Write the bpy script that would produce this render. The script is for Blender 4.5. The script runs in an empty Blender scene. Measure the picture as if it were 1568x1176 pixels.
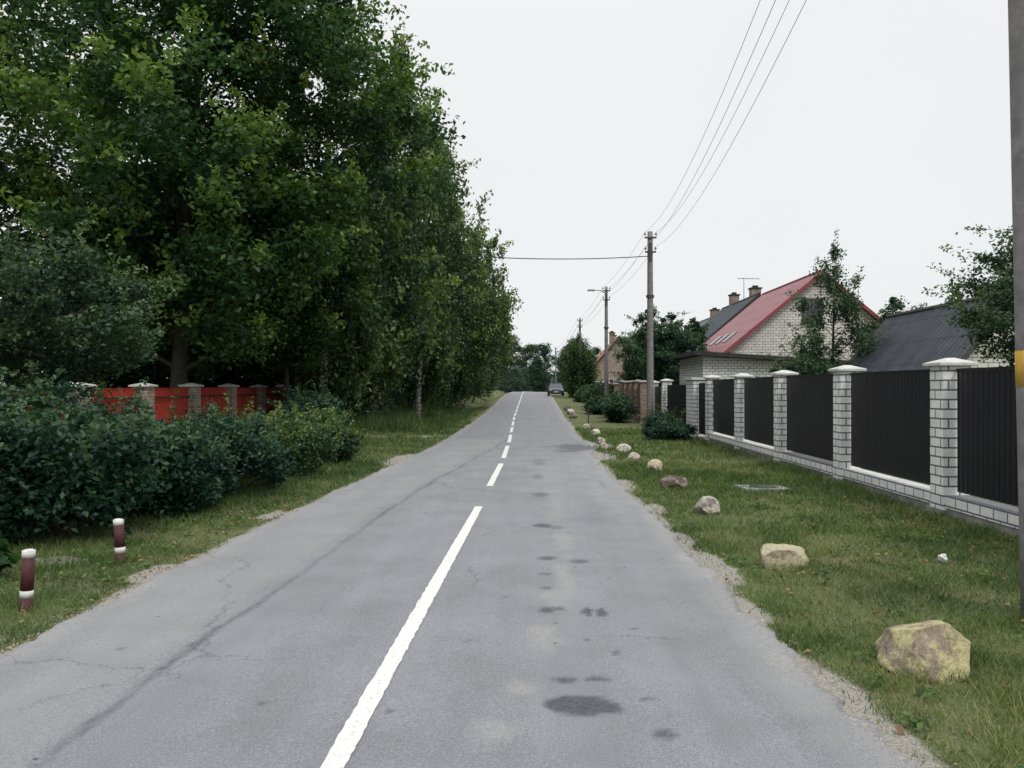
import bpy, math, random
import numpy as np
from mathutils import Vector, Matrix
R=math.radians
scene=bpy.context.scene
rng=np.random.default_rng(7)
random.seed(7)

# ------------------------------------------------------------------ utils
def link(o): scene.collection.objects.link(o); return o
def empty(name,loc=(0,0,0)):
    e=bpy.data.objects.new(name,None); e.empty_display_size=.3; e.location=loc; return link(e)
def obj(name,me,mat=None,parent=None,smooth=False):
    o=bpy.data.objects.new(name,me); link(o)
    if mat is not None: me.materials.append(mat)
    if parent is not None: o.parent=parent
    if smooth: me.polygons.foreach_set('use_smooth',np.ones(len(me.polygons),dtype=bool))
    return o
def pyobj(name,v,f,mat=None,parent=None,smooth=False):
    me=bpy.data.meshes.new(name); me.from_pydata([tuple(map(float,a)) for a in v],[],[tuple(int(i) for i in a) for a in f]); me.update()
    return obj(name,me,mat,parent,smooth)
def npmesh(name,V,F,attrs=None):
    me=bpy.data.meshes.new(name)
    n,k=F.shape
    me.vertices.add(len(V)); me.vertices.foreach_set('co',V.astype(np.float32).ravel())
    me.loops.add(n*k); me.loops.foreach_set('vertex_index',F.astype(np.int32).ravel())
    me.polygons.add(n); me.polygons.foreach_set('loop_start',np.arange(0,n*k,k,dtype=np.int32))
    try: me.polygons.foreach_set('loop_total',np.full(n,k,dtype=np.int32))
    except Exception: pass
    if attrs:
        for a,val in attrs.items():
            at=me.attributes.new(a,'FLOAT','POINT'); at.data.foreach_set('value',val.astype(np.float32))
    me.update(calc_edges=True)
    return me
def hash2(ix,iy,s):
    h=(ix.astype(np.int64)*374761393+iy.astype(np.int64)*668265263+s*974634777)&0xffffffff
    h=((h^(h>>13))*1274126177)&0xffffffff
    return ((h^(h>>16))&0xffff)/65535.0
def vn(x,y,s=0):
    x=np.asarray(x,float);y=np.asarray(y,float)
    ix=np.floor(x);iy=np.floor(y);fx=x-ix;fy=y-iy
    fx=fx*fx*(3-2*fx);fy=fy*fy*(3-2*fy)
    ix=ix.astype(np.int64);iy=iy.astype(np.int64)
    a=hash2(ix,iy,s);b=hash2(ix+1,iy,s);c=hash2(ix,iy+1,s);d=hash2(ix+1,iy+1,s)
    return (a*(1-fx)+b*fx)*(1-fy)+(c*(1-fx)+d*fx)*fy
def fbm(x,y,s=0,o=4):
    r=0;a=.5;t=0
    for i in range(o):
        r=r+a*vn(np.asarray(x)*2**i,np.asarray(y)*2**i,s+i);t+=a;a*=.5
    return r/t
def sstep(t): t=np.clip(t,0,1); return t*t*(3-2*t)
class MB:
    def __init__(s): s.v=[];s.f=[]
    def box(s,x0,x1,y0,y1,z0,z1,taper=0):
        b=len(s.v);t=taper
        s.v+=[(x0,y0,z0),(x1,y0,z0),(x1,y1,z0),(x0,y1,z0),(x0+t,y0+t,z1),(x1-t,y0+t,z1),(x1-t,y1-t,z1),(x0+t,y1-t,z1)]
        s.f+=[tuple(b+i for i in q) for q in [(3,2,1,0),(4,5,6,7),(0,1,5,4),(1,2,6,5),(2,3,7,6),(3,0,4,7)]]
        return s
    def prism(s,poly,axis,a,b):
        n=len(poly);k=len(s.v)
        for t in (a,b):
            for p in poly:
                if axis=='y': s.v.append((p[0],t,p[1]))
                elif axis=='x': s.v.append((t,p[0],p[1]))
                else: s.v.append((p[0],p[1],t))
        s.f.append(tuple(k+i for i in range(n))); s.f.append(tuple(k+n+i for i in reversed(range(n))))
        for i in range(n):
            j=(i+1)%n; s.f.append((k+i,k+n+i,k+n+j,k+j))
        return s
    def tube(s,pts,rad,n=8,cap=True):
        pts=[Vector(p) for p in pts]
        k=len(s.v)
        for i,p in enumerate(pts):
            d=(pts[min(i+1,len(pts)-1)]-pts[max(i-1,0)]).normalized()
            up=Vector((0,0,1)) if abs(d.z)<.9 else Vector((1,0,0))
            u=d.cross(up).normalized(); w=d.cross(u).normalized()
            for j in range(n):
                a=2*math.pi*j/n
                s.v.append(tuple(p+(u*math.cos(a)+w*math.sin(a))*rad[i]))
        for i in range(len(pts)-1):
            for j in range(n):
                j2=(j+1)%n
                s.f.append((k+i*n+j,k+i*n+j2,k+(i+1)*n+j2,k+(i+1)*n+j))
        if cap:
            s.f.append(tuple(k+j for j in reversed(range(n)))); e=k+(len(pts)-1)*n
            s.f.append(tuple(e+j for j in range(n)))
        return s
    def out(s,name,mat,parent=None,smooth=False,bevel=0):
        o=pyobj(name,s.v,s.f,mat,parent,smooth)
        import bmesh
        bm=bmesh.new(); bm.from_mesh(o.data); bmesh.ops.recalc_face_normals(bm,faces=bm.faces); bm.to_mesh(o.data); bm.free()
        if bevel>0:
            m=o.modifiers.new('b','BEVEL'); m.width=bevel; m.segments=2; m.limit_method='ANGLE'
        return o

# ------------------------------------------------------------------ materials
def newmat(name):
    m=bpy.data.materials.new(name); m.use_nodes=True
    nt=m.node_tree; b=nt.nodes['Principled BSDF']; b.inputs['Roughness'].default_value=.85
    b.inputs['Specular IOR Level'].default_value=.25
    return m,nt,b
def N(nt,t,**kw):
    n=nt.nodes.new(t)
    for k,v in kw.items(): setattr(n,k,v)
    return n
def ramp(nt,fac,stops,interp='LINEAR'):
    r=nt.nodes.new('ShaderNodeValToRGB'); cr=r.color_ramp; cr.interpolation=interp
    while len(cr.elements)<len(stops): cr.elements.new(.5)
    for e,(p,c) in zip(cr.elements,stops):
        e.position=p; e.color=(c[0],c[1],c[2],1) if hasattr(c,'__len__') else (c,c,c,1)
    nt.links.new(fac,r.inputs[0]); return r.outputs[0]
def noise(nt,scale,detail=4,rough=.55,vec=None,out='Fac'):
    n=N(nt,'ShaderNodeTexNoise'); n.inputs['Scale'].default_value=scale; n.inputs['Detail'].default_value=detail; n.inputs['Roughness'].default_value=rough
    if vec is None: vec=N(nt,'ShaderNodeTexCoord').outputs['Object']
    nt.links.new(vec,n.inputs['Vector']); return n.outputs[out]
def mix(nt,fac,a,b,bt='MIX'):
    m=N(nt,'ShaderNodeMix',data_type='RGBA',blend_type=bt)
    for i,v in ((0,fac),(6,a),(7,b)):
        if isinstance(v,bpy.types.NodeSocket): nt.links.new(v,m.inputs[i])
        elif i==0: m.inputs[0].default_value=v
        else: m.inputs[i].default_value=(v[0],v[1],v[2],1)
    return m.outputs[2]
def math_(nt,op,a,b=0.0):
    m=N(nt,'ShaderNodeMath',operation=op)
    for i,v in ((0,a),(1,b)):
        if isinstance(v,bpy.types.NodeSocket): nt.links.new(v,m.inputs[i])
        else: m.inputs[i].default_value=v
    return m.outputs[0]
def bump(nt,b,h,strength=.3,dist=.02):
    n=N(nt,'ShaderNodeBump'); n.inputs['Strength'].default_value=strength; n.inputs['Distance'].default_value=dist
    nt.links.new(h,n.inputs['Height']); nt.links.new(n.outputs[0],b.inputs['Normal'])
def attr(nt,name): return N(nt,'ShaderNodeAttribute',attribute_name=name).outputs['Fac']

def simple(name,c1,c2=None,scale=6,rough=.85,bstr=.15,metal=0,spec=.25):
    m,nt,b=newmat(name)
    c2=c2 or tuple(x*.75 for x in c1)
    f=noise(nt,scale,5,.6)
    col=ramp(nt,f,[(.3,c2),(.7,c1)])
    nt.links.new(col,b.inputs['Base Color']); b.inputs['Roughness'].default_value=rough; b.inputs['Metallic'].default_value=metal
    b.inputs['Specular IOR Level'].default_value=spec
    if bstr: bump(nt,b,noise(nt,scale*8,3,.6),bstr,.01)
    return m

def leafmat(name,dark,mid,light,trans=.3):
    m,nt,b=newmat(name)
    t=attr(nt,'tint')
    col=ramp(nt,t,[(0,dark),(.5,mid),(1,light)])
    nt.links.new(col,b.inputs['Base Color']); b.inputs['Roughness'].default_value=.5; b.inputs['Specular IOR Level'].default_value=.3
    tr=N(nt,'ShaderNodeBsdfTranslucent'); c2=mix(nt,1,col,(1.4,1.5,.7),'MULTIPLY'); nt.links.new(c2,tr.inputs[0])
    ms=N(nt,'ShaderNodeMixShader'); ms.inputs[0].default_value=trans
    nt.links.new(b.outputs[0],ms.inputs[1]); nt.links.new(tr.outputs[0],ms.inputs[2])
    nt.links.new(ms.outputs[0],nt.nodes['Material Output'].inputs[0])
    return m
LINDEN=leafmat('linden_leaves',(.012,.038,.020),(.044,.102,.030),(.20,.285,.065))
BIRCH=leafmat('birch_leaves',(.016,.040,.022),(.050,.096,.036),(.20,.26,.08))
SHRUB=leafmat('shrub_leaves',(.008,.028,.023),(.022,.062,.038),(.09,.155,.068))
FRUIT=leafmat('fruit_leaves',(.012,.032,.022),(.038,.078,.042),(.12,.17,.085))
FAR=leafmat('far_leaves',(.035,.065,.055),(.065,.105,.068),(.12,.165,.09))
GRASS=leafmat('grass_blades',(.046,.088,.024),(.112,.165,.044),(.29,.27,.13),.2)
DRYLEAF=leafmat('fallen_leaves',(.08,.04,.02),(.20,.12,.05),(.34,.26,.10),.15)

def brickmat(name,c1,c2,mortar,sx=.25,sy=.088,ms=.01,grime=.78):
    m,nt,b=newmat(name)
    g=N(nt,'ShaderNodeTexCoord').outputs['Object']
    s=N(nt,'ShaderNodeSeparateXYZ'); nt.links.new(g,s.inputs[0])
    xy=math_(nt,'ADD',s.outputs[0],s.outputs[1])
    c=N(nt,'ShaderNodeCombineXYZ'); nt.links.new(xy,c.inputs[0]); nt.links.new(s.outputs[2],c.inputs[1])
    br=N(nt,'ShaderNodeTexBrick'); nt.links.new(c.outputs[0],br.inputs['Vector'])
    br.inputs['Scale'].default_value=1; br.inputs['Brick Width'].default_value=sx; br.inputs['Row Height'].default_value=sy
    br.inputs['Mortar Size'].default_value=ms; br.inputs['Mortar Smooth'].default_value=.2
    br.inputs['Color1'].default_value=(*c1,1); br.inputs['Color2'].default_value=(*c2,1); br.inputs['Mortar'].default_value=(*mortar,1)
    d=ramp(nt,noise(nt,2.5,5,.65),[(.3,grime),(.65,1.0)])
    col=mix(nt,1,br.outputs[0],d,'MULTIPLY')
    col=mix(nt,1,col,ramp(nt,noise(nt,30,4,.7),[(.3,.82),(.6,1.0)]),'MULTIPLY')
    nt.links.new(col,b.inputs['Base Color'])
    inv=math_(nt,'SUBTRACT',1.0,br.outputs['Fac']); bump(nt,b,inv,.7,.012)
    return m
WBRICK=brickmat('white_brick',(.84,.84,.83),(.72,.72,.71),(.16,.16,.18),.29,.128,.012,.84)
HBRICK=brickmat('house_brick',(.78,.76,.71),(.66,.64,.60),(.27,.27,.27),.30,.15,.015)
OLDBRICK=brickmat('old_brick',(.42,.34,.27),(.30,.20,.15),(.12,.11,.10),.25,.09,.012)
REDBRICK=brickmat('brown_brick',(.24,.15,.11),(.38,.30,.23),(.40,.38,.35),.25,.088,.014)
CAP=simple('cap_concrete',(.60,.60,.58),(.40,.41,.40),9)
CONC=simple('concrete',(.30,.30,.29),(.15,.15,.15),5,bstr=.4)
POLE=simple('pole_concrete',(.25,.235,.235),(.14,.135,.14),7,bstr=.4)
PANEL=simple('dark_metal_sheet',(.013,.012,.017),(.009,.009,.013),2,.42,0,0,.4)
REDP=simple('red_metal_sheet',(.40,.045,.026),(.28,.03,.02),2,.5,0)
BARK=simple('bark',(.06,.055,.048),(.025,.023,.022),12,bstr=.8)
m,nt,b=newmat('birch_bark')
mp=N(nt,'ShaderNodeMapping'); mp.inputs['Scale'].default_value=(1,1,5); nt.links.new(N(nt,'ShaderNodeTexCoord').outputs['Object'],mp.inputs[0])
nt.links.new(ramp(nt,noise(nt,3,5,.7,mp.outputs[0]),[(.42,(.05,.045,.04)),(.52,(.48,.46,.43))]),b.inputs['Base Color']); BIRCHBARK=m
WHITE=simple('white_paint',(.72,.72,.70),(.45,.45,.43),15)
BOLRED=simple('red_brown_paint',(.10,.030,.036),(.05,.02,.024),22,.6)
def roofmat(name,c1,c2,pitch,axis,rough=.7):
    m,nt,b=newmat(name)
    col=ramp(nt,noise(nt,1.3,6,.65),[(.3,c2),(.7,c1)])
    g=N(nt,'ShaderNodeTexCoord').outputs['Object']; s=N(nt,'ShaderNodeSeparateXYZ'); nt.links.new(g,s.inputs[0])
    w=math_(nt,'SINE',math_(nt,'MULTIPLY',s.outputs[axis],2*math.pi/pitch))
    w01=math_(nt,'MULTIPLY_ADD',w,.5)
    nt.nodes[-1].inputs[2].default_value=.5
    zz=math_(nt,'FRACT',math_(nt,'MULTIPLY',s.outputs[2],1.25))
    row=ramp(nt,zz,[(0,.5),(.09,1.0)])
    col=mix(nt,1,mix(nt,.5,col,ramp(nt,w01,[(0,.45),(.8,1.1)]),'MULTIPLY'),row,'MULTIPLY')
    nt.links.new(col,b.inputs['Base Color']); b.inputs['Roughness'].default_value=rough
    bump(nt,b,w01,.8,.04); return m
REDROOF=roofmat('red_roof_sheet',(.33,.14,.155),(.25,.10,.115),.35,1,.5)
DARKROOF=roofmat('slate_corrugated',(.070,.080,.100),(.030,.036,.048),.3,1)
GREYROOF=roofmat('grey_corrugated',(.20,.21,.22),(.11,.12,.13),.3,1)
ORROOF=roofmat('orange_tile',(.42,.15,.08),(.30,.10,.06),.25,1)
TRIM=simple('dark_trim',(.05,.045,.05),(.03,.03,.03),5)
REDTRIM=simple('red_trim',(.26,.07,.08),(.2,.05,.06),5)
m,nt,b=newmat('window_glass'); b.inputs['Roughness'].default_value=.12; b.inputs['Specular IOR Level'].default_value=.6
nt.links.new(ramp(nt,noise(nt,2,2),[(.3,(.012,.015,.018)),(.7,(.04,.045,.05))]),b.inputs['Base Color']); GLASS=m
WIRE=simple('cable_black',(.02,.02,.022),None,3,.6,0)
ALWIRE=simple('aluminium_wire',(.24,.24,.25),None,3,.6,0)
INSUL=simple('insulator_ceramic',(.35,.33,.30),None,3,.3,0)
RUST=simple('rusty_metal',(.16,.08,.05),(.08,.05,.04),14)
DARKMET=simple('weathered_steel',(.09,.085,.08),(.05,.05,.05),14)

# ------------------------------------------------------------------ terrain functions
LT=([-30,0,5,13,24,45,110,260],[-3.4,-3.4,-3.36,-3.2,-2.78,-2.9,-3.4,-4.6])
RT=([-30,0,9,13,21,37,60,112,260],[1.75,1.72,1.61,1.55,1.5,1.72,1.9,2.3,2.3])
CT=([-30,0,3.6,11,18,25,44,60,150,260],[-.9,-.88,-.86,-.735,-.66,-.70,-.97,-1.05,-1.4,-1.8])
Lf=lambda y:np.interp(y,*LT)
Rf=lambda y:np.interp(y,*RT)
Cf=lambda y:np.interp(y,*CT)
zf=lambda y:.85*sstep((np.asarray(y,float)-35)/75)
def gz(x,y):
    x=np.asarray(x,float);y=np.asarray(y,float)
    z=zf(y)
    z=z-.55*np.exp(-((x+5.1)/.9)**2)*sstep((y-32)/4)
    z=z+.25*np.exp(-((x+7.6)/1.1)**2)*sstep((y-32)/4)
    dR=np.clip(np.maximum(x-Rf(y),Lf(y)-x),0,3)
    z=z+(fbm(x*1.1,y*1.1,5)-.5)*.10*sstep(dR/1.5)
    z=z-.02*np.clip(dR,0,1)
    return z
def blob(x,y,cx,cy,rx,ry,soft=.35,am=.9):
    r=np.sqrt(((x-cx)/rx)**2+((y-cy)/ry)**2)+(fbm(x*9,y*7,11)-.5)*am
    return sstep((1+soft-r)/(2*soft))
def dirtf(x,y):
    dr=x-Rf(y); dl=Lf(y)-x
    e=np.maximum(dr,dl)
    n=fbm(x*1.7,y*.9,21)
    wd=np.where(dr>dl,.20,.14)
    d=sstep((wd*(n*2-.5)-e+.06)/.12)*.8
    for p in [(1.76,7.8,.15,.8),(1.68,6.3,.08,.45),(1.60,14.3,.25,1.0),(1.6,20.4,.45,1.3),(1.70,9.2,.10,.5),(1.74,11.5,.12,.5),
              (-3.45,10.8,.16,.4),(-3.5,7.4,.14,.4),(-4.7,8.0,.30,.18),(-3.7,5.2,.18,.3),(-3.1,19,.3,1.8),(1.9,24,.5,1.2)]:
        d=np.maximum(d,blob(x,y,*p)*.9)
    path=sstep((.8-np.abs(y-28.3-.12*(x+4)))/.6)*sstep((-2.6-x)/.3)*sstep((x+12)/1)
    d=np.maximum(d,path*.75)
    d=np.maximum(d,.42*sstep((-4.3-x)/.8)*sstep((22-y)/3)*fbm(x*2,y*2,61)*1.5)
    d=np.maximum(d,.5*sstep((x-5.15)/.3)*sstep((6-x)/.3)*fbm(x*3,y*1.5,63)*1.4)
    return np.clip(d,0,1)

def axis(segs):
    out=[]
    for a,b,s in segs: out+=list(np.arange(a,b,s))
    return np.array(out)
xs=np.concatenate([-np.geomspace(900,13,26),axis([(-12,-6,.25),(-6,6.2,.08),(6.2,12,.3)]),np.geomspace(13,900,26)])
ys=np.concatenate([np.array([-60,-30,-12,-5,-2,0]),axis([(1,2.5,.3),(2.5,16,.09),(16,30,.18),(30,60,.5),(60,130,2)]),np.geomspace(132,1500,24)])
X,Y=np.meshgrid(xs,ys); Z=gz(X,Y)
Xf,Yf=X.ravel(),Y.ravel()
nx,ny=len(xs),len(ys)
I=(np.arange(ny-1)[:,None]*nx+np.arange(nx-1)[None,:]).ravel()
F=np.stack([I,I+1,I+nx+1,I+nx],1)
me=npmesh('ground',np.stack([Xf,Yf,Z.ravel()],1),F,{'dirt':dirtf(Xf,Yf)})
m,nt,b=newmat('grass_ground')
n1=noise(nt,.9,6,.65); n2=noise(nt,14,5,.7); n3=noise(nt,90,3,.7)
g=ramp(nt,n2,[(.3,(.050,.084,.026)),(.55,(.095,.130,.044)),(.75,(.16,.165,.075))])
dry=ramp(nt,n3,[(.3,(.11,.095,.060)),(.7,(.26,.23,.14))])
c=mix(nt,ramp(nt,n1,[(.42,0.05),(.62,.65)]),g,dry)
c=mix(nt,1,c,ramp(nt,n3,[(.3,.6),(.7,1.25)]),'MULTIPLY')
sand=ramp(nt,noise(nt,60,5,.75),[(.3,(.15,.14,.125)),(.7,(.42,.395,.355))])
dm=math_(nt,'ADD',attr(nt,'dirt'),math_(nt,'MULTIPLY',math_(nt,'SUBTRACT',noise(nt,25,5,.75),.5),1.1))
c=mix(nt,ramp(nt,dm,[(.35,0.),(.7,1.)]),c,sand)
nt.links.new(c,b.inputs['Base Color']); b.inputs['Roughness'].default_value=.95
bump(nt,b,n3,.5,.03)
obj('ground',me,m,None,True)

# road
ry=np.concatenate([axis([(-12,2.5,1),(2.5,14,.045),(14,30,.09),(30,60,.4),(60,130,1.5)]),np.linspace(131,230,50)])
ns=130
S=np.linspace(0,1,ns)
l=Lf(ry)+(fbm(ry*2.2,ry*0+3,31)-.5)*.12+(vn(ry*9,ry*0,33)-.5)*.07
r=Rf(ry)+(fbm(ry*2.0,ry*0+9,32)-.5)*.14+(vn(ry*9,ry*0,34)-.5)*.08
r=r+.35*np.exp(-((ry-24)/2.2)**2)
RX=l[:,None]+(r-l)[:,None]*S[None,:]; RY=np.repeat(ry[:,None],ns,1)
RZ=zf(RY)+.03+.03*(1-((S[None,:]-.5)*2)**2)
RZ[:,0]-=.05;RZ[:,-1]-=.05
st=np.zeros_like(RX)
for p,s in [((.26,4.23,.20,.13,.10,.5),1.0),((.18,4.6,.08,.05,.3),.9),((.36,4.62,.07,.04,.3),.9),((.41,6.0,.035,.12,.2),1),((.50,6.0,.035,.11,.2),1),((.11,6.04,.06,.10),.9),((.20,6.08,.04,.06),.8),((.14,7.87,.09,.10),.9),((.45,7.75,.09,.08),.8),
            ((.12,9.7,.1,.15),.9),((.30,9.6,.07,.12),.5),((.63,3.9,.045,.05),.9),((-.73,4.13,.025,.03),.9),((1.2,22.6,.55,1.1),.8),((.9,21.2,.3,.4),.7),((.12,12.5,.12,.25),.6),((.12,6.7,.05,.06),.7),((-.4,5.3,.02,.03),.8),((.52,5.1,.02,.04),.8),((.60,4.35,.03,.03),.9),((-1.4,4.2,.03,.03),.7),((.12,7.2,.06,.05),.7),((.35,5.35,.02,.03),.8),((.1,15,.1,.4),.4),((.15,18,.15,.8),.4),((1.2,14.0,.05,.5),.3),((.7,5.6,.02,.02),.8),((-.2,6.4,.02,.03),.7),((-2.6,5.1,.02,.02),.7)]:
    st=np.maximum(st,blob(RX,RY,*p)*s)
lt=np.zeros_like(RX)
for p,s in [((.27,7.08,.07,.5),.75),((.087,5.42,.09,.32),.7),((.18,6.4,.10,.3),.5),((-.05,4.47,.07,.10),.7),((-.17,3.9,.09,.12),.6),((.32,8.8,.09,.6),.6),((.3,11,.12,1.2),.45),((1.1,17,.3,2.5),.4),((1.2,13,.25,2.5),.4),((.35,16,.3,3),.3)]:
    lt=np.maximum(lt,blob(RX,RY,*p,.6,1.8)*s)
sx=np.interp(RY,[0,3.6,11,14,22,26],[-2.25,-2.17,-1.95,-1.74,-1.05,-.75])+(fbm(RY*1.3,RY*0,41)-.5)*.10
seam=np.exp(-((RX-sx)/.024)**2)*(.35+.75*vn(RY*2.5,RX*6,42))*(RY<26)
cr=np.exp(-((RY-22.3-.5*np.sin(RX*2))/.08)**2)*(RX>-1)*.7
st=np.maximum(st,np.maximum(seam*.9,cr))
lt=np.maximum(lt,.35*sstep((sx-RX)/.3)*(RY<26))
ed=np.minimum(RX-l[:,None],r[:,None]-RX)
lt=np.maximum(lt,1.0*sstep(1-ed/.45)*fbm(RX*4,RY*2,55)*1.4)
st=np.maximum(st,.45*np.exp(-((r[:,None]-RX-.03)/.03)**2)*(vn(RY*4,RY*0,58)>.45))
nyr=len(ry)
I=(np.arange(nyr-1)[:,None]*ns+np.arange(ns-1)[None,:]).ravel()
F=np.stack([I,I+1,I+ns+1,I+ns],1)
me=npmesh('asphalt_road',np.stack([RX.ravel(),RY.ravel(),RZ.ravel()],1),F,{'stain':st.ravel(),'light':lt.ravel()})
m,nt,b=newmat('asphalt')
f1=noise(nt,110,4,.85); f2=noise(nt,1.2,6,.6)
mp=N(nt,'ShaderNodeMapping'); mp.inputs['Scale'].default_value=(3,.35,1); nt.links.new(N(nt,'ShaderNodeTexCoord').outputs['Object'],mp.inputs[0])
f3=noise(nt,1.0,5,.6,mp.outputs[0])
c=ramp(nt,f1,[(.30,(.095,.100,.112)),(.47,(.198,.206,.223)),(.56,(.230,.238,.255)),(.70,(.42,.425,.435))])
c=mix(nt,1,c,ramp(nt,f2,[(.3,.88),(.7,1.1)]),'MULTIPLY')
c=mix(nt,1,c,ramp(nt,f3,[(.3,.92),(.7,1.08)]),'MULTIPLY')
grit=noise(nt,45,5,.85)
c=mix(nt,math_(nt,'MULTIPLY',attr(nt,'light'),ramp(nt,grit,[(.4,.15),(.6,.9)])),c,ramp(nt,noise(nt,70,4,.8),[(.3,(.26,.255,.24)),(.7,(.46,.44,.41))]))
c=mix(nt,math_(nt,'MULTIPLY',attr(nt,'stain'),ramp(nt,grit,[(.36,1.),(.62,.6)])),c,(.048,.052,.060))
vo=N(nt,'ShaderNodeTexVoronoi'); vo.inputs['Scale'].default_value=3.2; vo.inputs['Randomness'].default_value=1
tco=N(nt,'ShaderNodeTexCoord').outputs['Object']
nt.links.new(tco,vo.inputs['Vector'])
c=mix(nt,1,c,ramp(nt,vo.outputs['Distance'],[(.035,.35),(.055,1.)]),'MULTIPLY')
wv=N(nt,'ShaderNodeVectorMath',operation='MULTIPLY_ADD'); nt.links.new(noise(nt,2.5,5,.7,None,'Color'),wv.inputs[0]); wv.inputs[1].default_value=(.7,.7,0); nt.links.new(tco,wv.inputs[2])
ve=N(nt,'ShaderNodeTexVoronoi',feature='DISTANCE_TO_EDGE'); ve.inputs['Scale'].default_value=.3; nt.links.new(wv.outputs[0],ve.inputs['Vector'])
ck=ramp(nt,ve.outputs['Distance'],[(.001,.6),(.003,1.)])
msk=ramp(nt,noise(nt,.5,3,.5),[(.50,0.),(.56,1.)])
c=mix(nt,msk,c,mix(nt,1,c,ck,'MULTIPLY'))
nt.links.new(c,b.inputs['Base Color']); b.inputs['Roughness'].default_value=.8
bump(nt,b,f1,.6,.008)
obj('asphalt_road',me,m,None,True)
m,nt,b=newmat('road_paint')
w=noise(nt,30,6,.85)
c=ramp(nt,w,[(.36,(.28,.28,.29)),(.44,(.60,.60,.59)),(.7,(.74,.74,.72))])
nt.links.new(c,b.inputs['Base Color']); PAINT=m
v=[];f=[]
def rz(x,y):
    l_=Lf(y);r_=Rf(y); s=(x-l_)/(r_-l_); return zf(y)+.03+.03*(1-((s-.5)*2)**2)
segs=[(1.5,11.2)]; y=13.5
while y<135: segs.append((y,y+4.0)); y+=5.35
for a,bb in segs:
    t=np.linspace(a,bb,max(2,int((bb-a)/.05)))
    k=len(v)
    for i,q in enumerate(t):
        cx=float(Cf(q))
        for s in (-1,1): v.append((cx+s*(.055+random.uniform(-.006,.004)),q,float(rz(cx,q))+.006))
    for i in range(len(t)-1): f.append((k+2*i,k+2*i+1,k+2*i+3,k+2*i+2))
pyobj('road_centre_line',v,f,PAINT)

# ------------------------------------------------------------------ foliage
def leaves(name,C,size,tint,mat,parent,aspect=.55,flat=.35,rg=rng,droop=0):
    n=len(C)
    nr=rg.normal(size=(n,3)); nr[:,2]=np.abs(nr[:,2])+flat; nr/=np.linalg.norm(nr,axis=1)[:,None]
    a=rg.normal(size=(n,3)); a[:,2]-=droop
    u=a-(a*nr).sum(1)[:,None]*nr; u/=np.linalg.norm(u,axis=1)[:,None]+1e-9
    w=np.cross(nr,u)
    L=size[:,None]*.5; W=L*aspect
    V=np.empty((n,4,3)); V[:,0]=C-u*L; V[:,1]=C+w*W+u*L*.1+nr*L*.15; V[:,2]=C+u*L-nr*L*.2; V[:,3]=C-w*W+u*L*.1+nr*L*.15
    F=np.arange(n*4).reshape(n,4)
    me=npmesh(name,V.reshape(-1,3),F,{'tint':np.repeat(np.clip(tint,0,1),4)})
    return obj(name,me,mat,parent)
def clumps(cc,cr,nper,size,rg,vz=1.0,ct=None,shell=.6):
    k=len(cc); idx=np.repeat(np.arange(k),nper)
    d=rg.normal(size=(len(idx),3)); d/=np.linalg.norm(d,axis=1)[:,None]
    rr=rg.random(len(idx))**(shell)
    d=d*rr[:,None]; d[:,2]*=vz
    P=cc[idx]+d*cr[idx][:,None]
    if ct is None: ct=rg.random(k)
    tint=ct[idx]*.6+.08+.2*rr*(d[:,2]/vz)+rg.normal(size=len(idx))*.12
    sz=size*(.7+.6*rg.random(len(idx)))
    return P,sz,tint
def shoots(cc,crr,sel,ls,rg,ln=(.4,.8),n=24,up=.6,t0=.6,drp=.35):
    sh=[];s2=[];t2=[]
    for i in sel:
        dr=rg.normal(size=3); dr[2]=abs(dr[2])+up
        h=np.array([cc[i][0],cc[i][1],0]); h/=np.linalg.norm(h)+1e-6
        dr=dr/np.linalg.norm(dr)+h*.6; dr/=np.linalg.norm(dr); L=ln[0]+(ln[1]-ln[0])*rg.random()
        s=rg.random(n)*L; q=cc[i]+dr*crr[i]*.7+dr*s[:,None]; q[:,2]-=drp*s**2; q+=rg.normal(size=q.shape)*ls*.45
        sh.append(q); s2.append(np.full(n,ls*.95)); t2.append(t0+.3*rg.random()+rg.normal(size=n)*.08)
    return np.concatenate(sh),np.concatenate(s2),np.concatenate(t2)
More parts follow.
